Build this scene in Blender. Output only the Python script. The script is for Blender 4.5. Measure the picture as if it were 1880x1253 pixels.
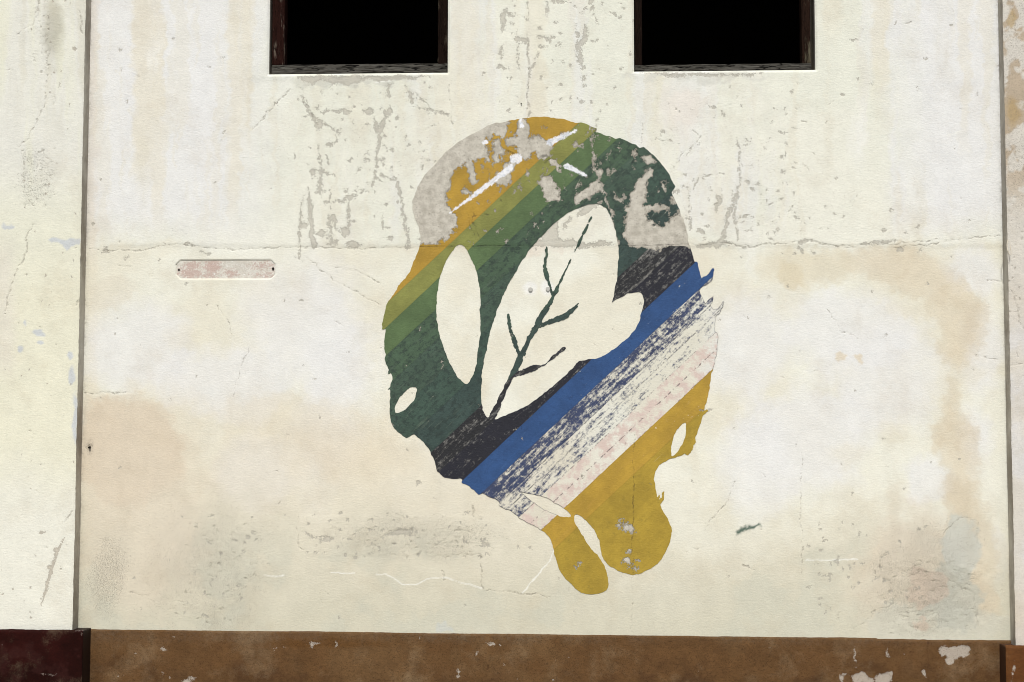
import bpy, math, random
import numpy as np

# ------------------------------------------------------------------ camera, light, exposure
scn = bpy.context.scene
for o in list(bpy.data.objects): bpy.data.objects.remove(o)
R = math.radians
W, H, F = 1880.0, 1253.0, 2500.0
CAM = np.array([0.0, -7.5, 1.65]); YAW, PITCH, ROLL = 2.6, 3.5, 0.10
cd = bpy.data.cameras.new('camera'); cam = bpy.data.objects.new('camera', cd)
scn.collection.objects.link(cam); scn.camera = cam
cd.sensor_width = 36; cd.lens = 36 * F / W; cd.clip_start = .05; cd.clip_end = 2000
from mathutils import Matrix, Vector
cam.matrix_world = (Matrix.Translation(Vector(CAM)) @ Matrix.Rotation(R(YAW), 4, 'Z') @
                    Matrix.Rotation(R(90 + PITCH), 4, 'X') @ Matrix.Rotation(R(ROLL), 4, 'Z'))
MW = np.array(cam.matrix_world)[:3, :3]

world = bpy.data.worlds.new('World'); scn.world = world; world.use_nodes = True
wn = world.node_tree; sky = wn.nodes.new('ShaderNodeTexSky'); sky.sky_type = 'NISHITA'
sky.sun_disc = False; sky.sun_elevation = R(50); sky.sun_rotation = R(180)
sky.air_density = 1.0; sky.dust_density = 3.0; sky.ozone_density = 1.0
wn.nodes['Background'].inputs[1].default_value = 0.09
wn.links.new(sky.outputs[0], wn.nodes['Background'].inputs[0])
sl = bpy.data.lights.new('sun', 'SUN'); sl.energy = 2.6; sl.angle = R(3.0); sl.color = (1, .975, .93)
sun = bpy.data.objects.new('sun', sl); scn.collection.objects.link(sun)
sun.rotation_euler = (R(90 - 50), 0, R(0))          # from in front of the wall, high
scn.view_settings.view_transform = 'Standard'; scn.view_settings.look = 'None'
scn.view_settings.gamma = 1; scn.view_settings.use_curve_mapping = False
scn.view_settings.exposure = 0.18
scn.render.engine = 'CYCLES'; scn.cycles.pixel_filter_type = 'BLACKMAN_HARRIS'; scn.cycles.filter_width = 1.0

# ------------------------------------------------------------------ survey: photo px <-> wall plane
def to_px(X, Y, Z):
    d = np.stack([np.asarray(X, float) - CAM[0], np.asarray(Y, float) - CAM[1] + 0 * X, np.asarray(Z, float) - CAM[2]], -1) @ MW
    return W / 2 + F * d[..., 0] / -d[..., 2], H / 2 - F * d[..., 1] / -d[..., 2]
def at(px, py, y=0.0):
    v = MW @ np.array([(px - W / 2) / F, -(py - H / 2) / F, -1.0])
    t = (y - CAM[1]) / v[1]; p = CAM + t * v
    return float(p[0]), float(p[2])

# ------------------------------------------------------------------ numpy noise
_rng = np.random.RandomState(7); TAB = _rng.rand(512, 512)
def vn(x, y, sc, seed=0):
    u = x / sc + seed * 17.31 + 1000; v = y / sc + seed * 9.77 + 1000
    i = np.floor(u).astype(int); j = np.floor(v).astype(int); a = u - i; b = v - j
    a = a * a * (3 - 2 * a); b = b * b * (3 - 2 * b); i %= 512; j %= 512; i1 = (i + 1) % 512; j1 = (j + 1) % 512
    return (TAB[i, j] * (1 - a) + TAB[i1, j] * a) * (1 - b) + (TAB[i, j1] * (1 - a) + TAB[i1, j1] * a) * b
def fbm(x, y, sc, seed=0, oct=4):
    s = 0; w = 0
    for k in range(oct):
        s = s + vn(x, y, sc / 2 ** k, seed + k * 3) * .55 ** k; w += .55 ** k
    return s / w - .5
def sm(a, b, x):
    t = np.clip((x - a) / (b - a), 0, 1); return t * t * (3 - 2 * t)
def lin(h):
    c = np.array([int(h[i:i + 2], 16) for i in (0, 2, 4)]) / 255.0
    return np.where(c <= .04045, c / 12.92, ((c + .055) / 1.055) ** 2.4)
def col(h): return tuple(lin(h)) + (1,)

def poly_dist(x, y, pts, closed=False):
    d = np.full(x.shape, 1e9); n = len(pts)
    for k in range(n if closed else n - 1):
        (ax, ay), (bx, by) = pts[k], pts[(k + 1) % n]
        vx, vy = bx - ax, by - ay; L = vx * vx + vy * vy + 1e-9
        t = np.clip(((x - ax) * vx + (y - ay) * vy) / L, 0, 1)
        d = np.minimum(d, (x - ax - t * vx) ** 2 + (y - ay - t * vy) ** 2)
    return np.sqrt(d)
def inside(x, y, pts):
    r = np.zeros(x.shape, bool); n = len(pts)
    for k in range(n):
        (ax, ay), (bx, by) = pts[k], pts[(k + 1) % n]
        if ay == by: continue
        c = (ay > y) != (by > y)
        r ^= c & (x < (bx - ax) * (y - ay) / (by - ay) + ax)
    return r
def sdf(x, y, pts): return poly_dist(x, y, pts, True) * np.where(inside(x, y, pts), 1, -1)
def spline(pts, n=7):
    out = []; m = len(pts); p = [np.array(q, float) for q in pts]
    for k in range(m):
        a, b, c, d = p[k - 1], p[k], p[(k + 1) % m], p[(k + 2) % m]
        for i in range(n):
            t = i / n
            out.append(tuple(.5 * (2 * b + (c - a) * t + (2 * a - 5 * b + 4 * c - d) * t * t + (3 * b - a - 3 * c + d) * t ** 3)))
    return out

class Field:
    """value in photo px: positive inside a mark"""
    def __init__(s, x, y, v=-60.0, warp=0.0):
        if warp:
            x, y = (x + warp * (9 * fbm(x, y, 26, 881) + 7 * fbm(x, y, 9, 882, 3)), y + warp * (9 * fbm(x, y, 26, 883) + 7 * fbm(x, y, 9, 884, 3)))
        s.x, s.y = x, y; s.f = np.full(x.shape, v); s.v = v
    def box(s, x0, x1, y0, y1):
        return np.nonzero((s.x > x0) & (s.x < x1) & (s.y > y0) & (s.y < y1))
    def line(s, pts, r, pad=26):
        if not isinstance(r, (list, tuple)): r = [r] * len(pts)
        for k in range(len(pts) - 1):
            (ax, ay), (bx, by) = pts[k], pts[k + 1]; P = max(r) + pad
            i = s.box(min(ax, bx) - P, max(ax, bx) + P, min(ay, by) - P, max(ay, by) + P)
            if not len(i[0]): continue
            x, y = s.x[i], s.y[i]; vx, vy = bx - ax, by - ay
            t = np.clip(((x - ax) * vx + (y - ay) * vy) / (vx * vx + vy * vy + 1e-9), 0, 1)
            d = np.hypot(x - ax - t * vx, y - ay - t * vy)
            s.f[i] = np.maximum(s.f[i], (r[k] * (1 - t) + r[k + 1] * t) - d)
        return s
    def ell(s, cx, cy, rx, ry, pad=26):
        i = s.box(cx - rx - pad, cx + rx + pad, cy - ry - pad, cy + ry + pad)
        if len(i[0]):
            x, y = s.x[i], s.y[i]; q = np.hypot((x - cx) / rx, (y - cy) / ry)
            s.f[i] = np.maximum(s.f[i], (1 - q) * min(rx, ry))
        return s
    def poly(s, pts, pad=26):
        xs = [p[0] for p in pts]; ys = [p[1] for p in pts]
        i = s.box(min(xs) - pad, max(xs) + pad, min(ys) - pad, max(ys) + pad)
        if len(i[0]): s.f[i] = np.maximum(s.f[i], sdf(s.x[i], s.y[i], pts))
        return s

# ------------------------------------------------------------------ what the plaster looks like, over photo px
WHITE, CREAM, GCREAM, BEIGE, PINKB, GREYP = [lin(c) for c in ('E5E5E6', 'E9E8DB', 'E3E4D6', 'DACFB9', 'D8C8B1', 'CFCEC2')]
def paint(T, c, m, k=1.0):
    m = (m * k)[..., None]; return T * (1 - m) + c * m
def blob(x, y, cx, cy, rx, ry, soft=.35, amp=.5, sc=60, seed=1):
    d = np.hypot((x - cx) / rx, (y - cy) / ry) + amp * fbm(x, y, sc, seed)*1.6
    return 1 - sm(1 - soft, 1 + soft, d)
def roughen(x, y, k=1.0):
    return x + k * (22 * fbm(x, y, 34, 901) + 13 * fbm(x, y, 9, 902, 3)), y + k * (30 * fbm(x, y, 34, 903) + 15 * fbm(x, y, 9, 904, 3))
def grade(T):                                          # pull the paint colours towards a muted, faintly green cream
    g = T.mean(-1, keepdims=True); return np.clip((T * .86 + g * .14) * np.array([.974, .986, .962]), 0, 1)
def tint_main(x, y):
    x0, y0 = x, y; x, y = roughen(x, y)
    T = np.ones(x.shape + (3,)) * CREAM
    big = fbm(x, y, 260, 2); mid = fbm(x, y, 90, 5); streak = fbm(x, y * .10, 42, 9); st2 = fbm(x, y * .07, 16, 12)
    T = paint(T, GCREAM, sm(-.12, .18, big + .5 * mid), .8)
    up = 1 - sm(380, 470, y + 30 * mid)
    T = paint(T, WHITE, up * sm(560, 380, x + 60 * streak) , .85)
    T = paint(T, WHITE, up * sm(1590, 1720, x + 120 * streak), .9)
    T = paint(T, WHITE, up * sm(.03, .2, streak), .5)
    T = paint(T, lin('E0DAC6'), up * sm(.05, .22, st2 + .6 * streak) , .35)
    for cx, w, y1, k in ((262, 26, 380, .65), (292, 18, 460, .5), (432, 16, 450, .5), (455, 14, 300, .4), (1615, 22, 240, .55), (1530, 20, 130, .4),
                         (1772, 12, 320, .35), (985, 22, 330, .4), (855, 25, 300, .4), (1210, 30, 260, .3), (660, 26, 330, .3)):
        T = paint(T, lin('E2DAC4'), sm(w, w * .45, abs(x - cx + 8 * mid)) * (1 - sm(y1 - 120, y1, y + 60 * big)), k)
    T = paint(T, lin('DFCFB8'), sm(18, 6, abs(x - 165 + 10 * mid)) * (y < 2000), .35)
    for sd in range(26):
        rr = np.random.RandomState(400 + sd); cx, w, ya, L_ = rr.uniform(180, 1820), rr.uniform(5, 26), rr.uniform(-40, 900), rr.uniform(60, 300)
        T = paint(T, lin('F0F0EE') if sd % 2 else lin('D9D3C0'), sm(w, w * .3, abs(x - cx + 14 * mid)) * sm(ya - 30, ya + 20, y) * (1 - sm(ya + L_ * .4, ya + L_, y)) * np.clip(.6 + 2.2 * fbm(x, y * .25, 22, 420 + sd), 0, 1), .42)
    lo = sm(440, 456, y + 6 * mid)
    T = paint(T, lin('E4DECB'), lo * sm(-.25, .2, mid + big), .75)
    # whitewashed areas in the lower half
    for b in ((250, 640, 110, 80, .4), (420, 700, 130, 70, .3), (560, 600, 110, 110, .55), (590, 820, 55, 90, .55), (470, 870, 70, 60, .35), (1570, 610, 110, 75, .35), (1480, 800, 110, 90, .4), (1700, 890, 45, 45, .3), (1620, 700, 100, 80, .4),
              (1805, 640, 35, 90, .4), (1790, 500, 50, 40, .4), (1835, 1010, 14, 50, .4), (1790, 800, 30, 60, .5), (620, 700, 60, 120, .5), (1370, 640, 60, 90, .4), (1390, 850, 60, 100, .5)):
        T = paint(T, WHITE, blob(x, y, *b[:4], b[4], .6, 70, 21), .7)
    # beige damp stains
    T = paint(T, lin('DDD2BC'), sm(690, 860, y + 160 * mid + 70 * big) * sm(1280, 900, x), .55)
    T = paint(T, lin('D6D0BC'), sm(860, 1040, y + 100 * mid), .7)
    T = paint(T, lin('C9C5B0'), sm(980, 1150, y + 60 * mid), .7)
    T = paint(T, lin('C8C8B8'), sm(900, 1050, y) * sm(.02, .16, big + mid), .45)
    T = paint(T, PINKB, blob(x, y, 235, 830, 105, 105, .15, .35, 60, 31) * sm(712, 722, y), .85)
    T = paint(T, lin('DACDB8'), blob(x, y, 260, 980, 120, 150, .4, .5, 70, 33), .6)
    T = paint(T, lin('DDD3BE'), blob(x, y, 520, 770, 110, 45, .35, .6, 50, 34), .5)
    T = paint(T, lin('E0D3BA'), blob(x, y, 650, 830, 100, 60, .5, .6, 60, 36), .5)
    T = paint(T, lin('DCD4C2'), blob(x, y, 205, 535, 40, 30, .3, .6, 40, 35), .5)
    S = Field(x, y); S.line([(1560, 480), (1640, 490), (1720, 520), (1765, 580), (1750, 640), (1730, 665)], [22, 34, 42, 46, 38, 16], 80)
    S.line([(1745, 700), (1750, 800), (1762, 860), (1770, 980), (1800, 1120)], [16, 28, 30, 34, 30], 80)
    q = sm(-22, 18, S.f + 60 * fbm(x, y, 70, 41)) ; T = paint(T, lin('DACCB2'), q, .72); T = paint(T, lin('CDBC9F'), q * sm(-.05, .2, fbm(x, y, 50, 48)), .35)
    T = paint(T, lin('CBBB9F'), sm(.5, 1, 4 * q * (1 - q)), .16)
    T = paint(T, lin('DDD3B9'), blob(x, y, 1480, 490, 75, 34, .35, .5, 40, 43), .7)
    T = paint(T, lin('DCCFB0'), blob(x, y, 1450, 505, 22, 24, .3, .5, 30, 44), .6)
    T = paint(T, lin('DDCDB0'), blob(x, y, 1545, 655, 13, 11, .3, .3, 20, 45) + blob(x, y, 1578, 658, 9, 8, .3, .3, 20, 46), .7)
    T = paint(T, lin('D9CAB4'), blob(x, y, 1660, 1040, 90, 110, .4, .6, 60, 47), .6)
    for sd in range(10):                                   # faint grime blotches scattered over the bay
        rr = np.random.RandomState(50 + sd); cx, cy = rr.uniform(200, 1800), rr.uniform(470, 1120)
        T = paint(T, lin('DDD5BF'), blob(x, y, cx, cy, rr.uniform(18, 60), rr.uniform(14, 40), .5, .6, 40, 60 + sd), .4)
    T = paint(T, lin('D9BDAC'), blob(x, y, 930, 455, 90, 9, .6, .8, 16, 71), .35)
    # patch of bare grey skim coat, lower right, then its flaky skirt
    T = paint(T, lin('C9CAC0'), blob(x, y, 1762, 1010, 34, 62, .12, .4, 34, 73), .9)
    T = paint(T, lin('CDCABA'), blob(x, y, 1700, 1145, 130, 42, .15, .6, 44, 74), .8)
    T = paint(T, lin('BFBFB2'), blob(x, y, 1750, 1100, 55, 60, .15, .6, 34, 75), .8)
    T = paint(T, lin('CDB9A6'), blob(x, y, 1700, 1080, 34, 36, .15, .7, 24, 76) + blob(x, y, 1695, 1145, 18, 14, .15, .6, 24, 77), .7)
    T = paint(T, lin('B9B9B2'), blob(x, y, 640, 146, 130, 10, .5, .8, 26, 78), .45)
    T = paint(T, lin('CFCFC6'), blob(x, y, 1300, 138, 130, 7, .5, .8, 26, 79), .7)
    T = paint(T, lin('C5C8C2'), blob(x, y, 815, 1153, 12, 8, .3, .4, 20, 80), .8)
    T = paint(T, lin('E6DCD2'), blob(x, y, 1250, 200, 40, 50, .5, .7, 40, 82), .6)
    T = paint(T, lin('2F5548'), sm(8, 1, poly_dist(x, y, [(1358, 978), (1366, 971), (1388, 965)]) + 1.5 * fbm(x, y, 8, 83)), .9)
    # white scrape lines low on the wall
    x, y = x0 + .25 * (x - x0), y0 + .25 * (y - y0)
    for pts in ([(690, 1056), (706, 1054), (722, 1062), (738, 1073), (765, 1074), (790, 1062), (820, 1060), (850, 1072), (885, 1080)], [(485, 1057), (520, 1057)], [(1480, 1030), (1575, 1028)], [(958, 1090), (1012, 1028), (1040, 960)],
                [(608, 1053), (650, 1053)], [(1740, 250), (1765, 244)], [(690, 152), (718, 148)]):
        T = paint(T, lin('F0F0EA'), sm(1.8, .3, poly_dist(x, y, pts) + 1.2 * fbm(x, y, 14, 85)), .75)
    for cx, cy in ((972, 531), (1005, 530)):
        T = paint(T, lin('EFEFEC'), blob(x, y, cx, cy, 13, 13, .4, .3, 12, 86), .9)
    return grade(T)
def tint_left(x, y):
    x, y = roughen(x, y, .5)
    T = np.ones(x.shape + (3,)) * lin('E4E3D1'); big = fbm(x, y, 200, 102); mid = fbm(x, y, 70, 105); st = fbm(x, y * .08, 26, 109)
    T = paint(T, lin('E3E2DC'), (1 - sm(260, 420, y)) * sm(-.2, .1, st), .8)
    T = paint(T, lin('D6D2C0'), (1 - sm(120, 330, y)) * sm(.02, .2, st), .55)
    T = paint(T, lin('BDB9A8'), blob(x, y, 98, 55, 18, 60, .5, .5, 30, 110), .75)
    T = paint(T, lin('E8E4CB'), sm(380, 560, y + 80 * mid), .6)
    T = paint(T, lin('E6E5DC'), sm(800, 960, y + 80 * mid), .75)
    T = paint(T, lin('DAD6D2'), sm(.08, .22, big) * sm(450, 560, y), .35)
    T = paint(T, lin('D8CFC9'), (1 - sm(10, 40, x)) * sm(400, 500, y)*(1-sm(640,720,y)), .4)
    B = Field(x, y).poly([(88, 436), (146, 440), (146, 447), (130, 447), (122, 456), (116, 446), (98, 443)]).ell(70, 612, 9, 5).ell(74, 628, 5, 3).ell(128, 655, 4, 9).ell(133, 690, 5, 14).ell(45, 596, 3, 4).ell(12, 415, 8, 3).ell(38, 640, 4, 5).ell(138, 770, 3, 30)
    T = paint(T, lin('C3C9D2'), sm(-2.5, 1.0, B.f + 5 * fbm(x, y, 10, 112)), .8)
    return grade(T)
def tint_right(x, y):
    x, y = roughen(x, y, .5)
    T = np.ones(x.shape + (3,)) * lin('D6D0C6'); mid = fbm(x, y, 50, 205); f = fbm(x, y, 22, 208)
    top = 1 - sm(280, 420, y + 40 * mid)
    T = paint(T, lin('BCA88E'), top * sm(.12, -.02, f + mid), .9)
    T = paint(T, lin('B99B62'), blob(x, y, 1858, 38, 8, 18, .4, .6, 20, 209) + blob(x, y, 1862, 208, 12, 22, .5, .6, 20, 210), .7)
    T = paint(T, lin('DBDADC'), sm(560, 640, y) * sm(-.1, .15, mid), .6)
    T = paint(T, lin('CFC2B2'), sm(1060, 1120, y), .7)
    return grade(T)
def peel_main(x, y):
    """grey priming coat showing where the lime paint has come off"""
    P = Field(x, y, -60, 1.0); L, E = P.line, P.ell
    L([(565, 345), (570, 400), (576, 450)], [1.5, 4.5, 6]); L([(556, 360), (551, 410), (549, 470), (556, 480)], [1, 3, 1.2, .5]); E(558, 412, 7, 6)
    L([(606, 345), (604, 440)], .8); L([(607, 440), (608, 400), (614, 395), (619, 425)], [2, 5, 4, 2]); L([(642, 360), (640, 430)], [2, 3]); E(633, 427, 8, 10); E(648, 450, 12, 7); E(590, 432, 10, 7); E(612, 447, 8, 4)
    E(600, 372, 10, 3); E(624, 369, 10, 3); E(644, 363, 12, 5); E(635, 352, 5, 3); E(660, 351, 10, 2.5); L([(580, 351), (600, 351)], 1.2)
    L([(553, 165), (557, 190), (582, 232)], [.5, 1.4, 3]); E(584, 230, 6, 8); L([(594, 228), (622, 243)], [1.4, 2]); L([(617, 245), (616, 262)], .9)
    L([(585, 265), (588, 310), (587, 350)], [1, 1.8, 4]); E(576, 318, 5, 8); E(592, 318, 12, 3); E(606, 268, 6, 4); L([(596, 285), (602, 300)], 1.2)
    E(637, 206, 7, 6); E(620, 205, 9, 4); E(600, 205, 5, 3); E(582, 201, 4, 4); E(676, 205, 10, 6)
    L([(686, 215), (696, 243), (692, 310), (684, 342)], [.6, 3.5, 2.0, 2.2]); L([(696, 243), (710, 215), (712, 200)], [4, 2.5, 4]); L([(692, 262), (710, 272)], 1.6); E(694, 241, 8, 6)
    L([(713, 155), (714, 178)], [2.5, 4]); E(714, 205, 6, 6); L([(744, 160), (755, 178), (756, 190)], [1, 4, 3]); L([(762, 198), (790, 202), (820, 212)], [.8, 1.2, 2.4])
    L([(719, 300), (718, 320), (733, 345), (738, 380), (748, 440), (749, 455)], [.8, .8, 4, 2.4, 2.6, 3]); E(722, 275, 4, 4); E(715, 438, 5, 4); L([(700, 395), (706, 420)], 1.1); L([(700, 322), (730, 335)], 1.4)
    P.poly([(545, 140), (560, 150), (575, 157), (588, 148), (610, 155), (622, 149), (640, 158), (655, 154), (668, 147), (690, 150), (720, 146), (745, 148), (790, 141)])
    P.poly([(1175, 135), (1200, 138), (1240, 143), (1262, 138), (1300, 142), (1330, 137), (1372, 140), (1400, 135)])
    # above the mural, centre
    L([(932, 18), (924, 35), (923, 60)], [2, 6, 3]); E(938, 30, 8, 4); L([(947, 72), (965, 76)], 5); L([(950, 60), (951, 130)], [.6, 1.2]); L([(969, 70), (970, 200)], [1.6, .8]); L([(981, 108), (975, 130)], [1, 2.4]); E(1006, 20, 3, 9); L([(988, 68), (1008, 75)], 2.6); E(992, 53, 4, 4); E(1012, 68, 7, 3); E(995, 90, 6, 3)
    L([(1076, 45), (1072, 72), (1062, 85), (1066, 110), (1070, 128)], [2, 6, 5, 4, 3]); E(1087, 18, 5, 5); E(1086, 3, 6, 8); L([(1090, 30), (1100, 45)], 1.4); E(1030, 5, 14, 3); E(1058, 65, 3, 12); E(1072, 147, 2.5, 5); E(1074, 160, 3, 4); E(920, 126, 9, 4); E(922, 95, 3, 10)
    # below the painted cap line
    L([(963, 372), (962, 400), (966, 440)], [1, 3, 5]); L([(975, 372), (974, 440)], [1, 6]); P.poly([(993, 380), (1012, 374), (1022, 400), (1026, 440), (1000, 446), (990, 430), (996, 405)])
    L([(905, 452), (960, 448), (1030, 446), (1080, 452), (1120, 446)], [3, 5, 9, 4, 3]); L([(1045, 400), (1035, 420)], [4, 2]); L([(1068, 345), (1090, 375), (1062, 392)], [6, 9, 4])
    # right of the mural: long thin runs
    L([(1355, 250), (1360, 330), (1352, 365), (1335, 400), (1325, 440), (1318, 455)], [.6, 1.5, 2.4, 3.2, 4.5, 6]); L([(1345, 350), (1355, 452)], [1, 2]); E(1322, 368, 6, 8); E(1316, 380, 4, 8); L([(1272, 350), (1285, 325), (1330, 318)], [1.4, 1, .8]); E(1285, 425, 5, 5)
    L([(1280, 452), (1350, 448)], [4, 2]); L([(1262, 345), (1268, 420)], [1, 1.4]); E(1366, 400, 8, 3)
    # the lift joint across the whole bay
    L([(1470, 446), (1480, 443)], 4); L([(1577, 449), (1610, 446), (1650, 441)], [2, 3, 1.4]); E(1655, 457, 7, 5); E(1692, 459, 5, 3); E(1474, 460, 2.5, 4); E(1624, 423, 4, 2.5); E(1684, 416, 3, 4)
    L([(186, 463), (193, 458), (200, 462)], [1, 4, 1]); L([(336, 450), (348, 447), (354, 451)], [.5, 3, .5]); L([(368, 462), (384, 465)], [.5, 2])
    # thin crust spots low down
    E(735, 977, 26, 6); E(600, 990, 12, 5); E(890, 1000, 8, 5); E(455, 985, 5, 4)
    for sd, (x0, x1, y0, y1, n) in enumerate(((540, 800, 150, 330, 70), (640, 900, 270, 450, 45), (1200, 1480, 180, 460, 90), (930, 1150, 0, 210, 60), (1380, 1560, 330, 470, 22), (560, 900, 940, 1025, 70), (330, 480, 930, 1150, 30), (1480, 1700, 950, 1130, 60), (170, 1800, 20, 1140, 150))):
        rr = np.random.RandomState(900 + sd)
        for _ in range(n):
            a = rr.uniform(.6, 2.1); E(rr.uniform(x0, x1), rr.uniform(y0, y1), a * rr.uniform(.7, 2.2), a * rr.uniform(.8, 1.8), 8)
    return P.f
def peel_mural(x, y):
    P = Field(x, y, -60, 1.9)
    P.poly([(740, 460), (740, 330), (800, 260), (880, 215), (935, 222), (925, 262), (905, 248), (893, 262), (905, 300), (862, 296), (830, 322), (822, 360), (838, 400), (836, 425), (800, 450)])
    P.line([(865, 300), (870, 335)], [9, 7]); P.line([(912, 265), (915, 295)], [9, 5]); P.line([(958, 225), (965, 275)], [12, 16]); P.line([(990, 255), (1000, 290)], [10, 6]); P.line([(940, 262), (1000, 268), (1005, 282)], [10, 16, 8])
    P.line([(938, 300), (925, 330), (912, 338)], [10, 12, 4]); P.line([(850, 352), (862, 358)], [5, 3]); P.line([(1005, 335), (1010, 358)], [13, 16]); P.line([(1020, 298), (1030, 312)], [8, 4])
    P.line([(1095, 205), (1086, 255), (1094, 320), (1106, 345), (1118, 380), (1128, 430), (1138, 460)], [.8, 2.0, 4, 3, 2.5, 4, 5])
    P.ell(1058, 265, 7, 5).ell(1168, 282, 6, 9).ell(1190, 292, 11, 9).ell(1100, 320, 6, 8).ell(1120, 320, 4, 6).ell(1136, 366, 7, 6).ell(1060, 340, 3, 6)
    P.line([(1190, 320), (1172, 350), (1165, 385), (1170, 430)], [8, 14, 16, 22]); P.line([(1165, 388), (1220, 378)], [10, 6]); P.poly([(1150, 460), (1160, 400), (1190, 405), (1215, 412), (1245, 385), (1262, 360), (1285, 460)])
    P.ell(1219, 342, 4, 9).ell(1235, 365, 4, 5).line([(1062, 366), (1092, 348), (1100, 352)], [10, 12, 6]); P.line([(1040, 455), (1060, 462)], [9, 5])
    P.ell(1153, 972, 9, 9).ell(1140, 965, 4, 10).ell(1158, 1012, 4, 6).ell(1153, 1034, 8, 7).ell(1165, 1044, 4, 6).ell(1172, 1026, 5, 2).ell(1065, 1032, 3, 3).ell(1058, 1040, 4, 2)
    rr = np.random.RandomState(77)
    for _ in range(130):
        a = rr.uniform(.7, 2.4); P.ell(rr.uniform(800, 1260), rr.uniform(225, 450), a * rr.uniform(.6, 1.3), a * rr.uniform(.8, 2.6), 8)
    for _ in range(40):
        a = rr.uniform(.5, 1.4); P.ell(rr.uniform(720, 1290), rr.uniform(470, 1050), a, a * rr.uniform(.8, 2.2), 8)
    return P.f
def cracks_main(x, y):
    C = Field(x, y, -40, .8)
    def jag(pts, r, seed):
        rr = np.random.RandomState(seed); out = []
        for (a, b) in zip(pts[:-1], pts[1:]):
            n = max(2, int(math.hypot(b[0] - a[0], b[1] - a[1]) / 9))
            for i in range(n): out.append((a[0] + (b[0] - a[0]) * i / n + rr.uniform(-2, 2), a[1] + (b[1] - a[1]) * i / n + rr.uniform(-2, 2)))
        out.append(pts[-1]); C.line(out, r, 10)
    K = [([(163, 458), (240, 462), (330, 450), (420, 458), (560, 455), (760, 456)], .35), ([(1270, 447), (1380, 452), (1480, 444), (1560, 452), (1660, 446), (1740, 441), (1838, 432)], .55), ([(1640, 453), (1720, 450), (1762, 438)], .5),
         ([(155, 722), (230, 722)], .7), ([(462, 240), (500, 200), (533, 163)], .45), ([(553, 160), (556, 185), (582, 230)], .5), ([(748, 160), (790, 200), (822, 213)], .3), ([(825, 150), (824, 175), (830, 230)], .4),
         ([(400, 560), (420, 595), (430, 630)], .25), ([(455, 640), (440, 690), (425, 730)], .25), ([(560, 470), (620, 520), (700, 560)], .25), ([(610, 490), (660, 500), (700, 520)], .5), ([(1100, 205), (1092, 250)], .4),
         ([(1520, 570), (1545, 608), (1578, 622)], .35), ([(1810, 515), (1838, 517)], .45), ([(1790, 655), (1838, 661)], .35), ([(1350, 880), (1330, 930), (1290, 975)], .45), ([(868, 928), (870, 948)], 1.0), ([(812, 1048), (816, 1064)], .9),
         ([(970, 0), (969, 215)], .4), ([(1163, 800), (1160, 1165)], .2), ([(1470, 830), (1472, 1060)], .15), ([(890, 1085), (1010, 1095)], .3), ([(800, 1020), (880, 1018), (886, 1080)], .3), ([(590, 1085), (590, 1110)], .4),
         ([(1536, 1135), (1539, 1125)], 1.0), ([(1606, 1052), (1607, 1048)], 1.0), ([(1660, 1084), (1672, 1084)], 1.0), ([(1695, 1086), (1716, 1084)], .7), ([(1662, 1125), (1668, 1125)], .9), ([(1700, 1123), (1712, 1122)], .8),
         ([(1565, 1155), (1590, 1140), (1610, 1120), (1640, 1110), (1650, 1080), (1620, 1060), (1618, 1030)], .5), ([(1730, 978), (1755, 955), (1775, 950), (1792, 960), (1795, 1000)], .5), ([(1640, 1060), (1665, 1062), (1690, 1050), (1735, 1060), (1788, 1090), (1795, 1150)], .4),
         ([(240, 1090), (270, 1092)], .5), ([(545, 945), (548, 1005), (560, 1012)], .4), ([(700, 985), (720, 972), (760, 975)], .7), ([(1365, 1040), (1385, 1048)], .8), ([(318, 480), (330, 505)], .1), ([(215, 488), (240, 490)], .3), ([(1472, 400), (1470, 445)], .5),
         ([(1485, 440), (1560, 456)], .4), ([(1160, 300), (1178, 262), (1180, 230)], .35), ([(1232, 320), (1250, 290), (1285, 250)], .35), ([(900, 395), (868, 400), (880, 440)], .35), ([(860, 392), (868, 430)], .3)]
    for k, (p, r) in enumerate(K): jag(p, r, 300 + k)
    rr = np.random.RandomState(5)                        # dust-fine hair cracks
    for _ in range(80):
        cx, cy = rr.uniform(1180, 1540), rr.uniform(150, 430)
        if _ % 2: cx, cy = rr.uniform(200, 1800), rr.uniform(40, 1130)
        a = rr.uniform(0, 6.28); l = rr.uniform(4, 13); C.line([(cx, cy), (cx + l * math.cos(a), cy + l * math.sin(a) * .8)], rr.uniform(.1, .5), 8)
    for _ in range(60):                                   # curled lips of the flaking skim coat
        cx, cy = rr.uniform(1620, 1790), rr.uniform(1030, 1165); l = rr.uniform(5, 16); s = rr.uniform(-2, 2)
        C.line([(cx, cy), (cx + l * .5, cy - 1.5), (cx + l, cy + s)], rr.uniform(.1, .7), 8)
    for _ in range(90):
        cx, cy = (rr.uniform(660, 880), rr.uniform(970, 1025)) if _ % 2 else (rr.uniform(320, 470), rr.uniform(950, 1150)); l = rr.uniform(2, 7)
        C.line([(cx, cy), (cx + l * .5, cy - rr.uniform(0, 3)), (cx + l, cy)], rr.uniform(.2, .8), 8)
    for cx, cy, r in ((955, 190, 2.5), (165, 820, 4.5), (161, 824, 3), (220, 444, 1.6), (1090, 137, 2), (338, 426, 1), (215, 586, 1), (1240, 200, 2.5), (720, 642, 1.5), (1763, 200, 1.2), (1688, 169, 1), (1395, 972, .5)):
        C.ell(cx, cy, r, r * .9, 8)
    return C.f
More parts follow.
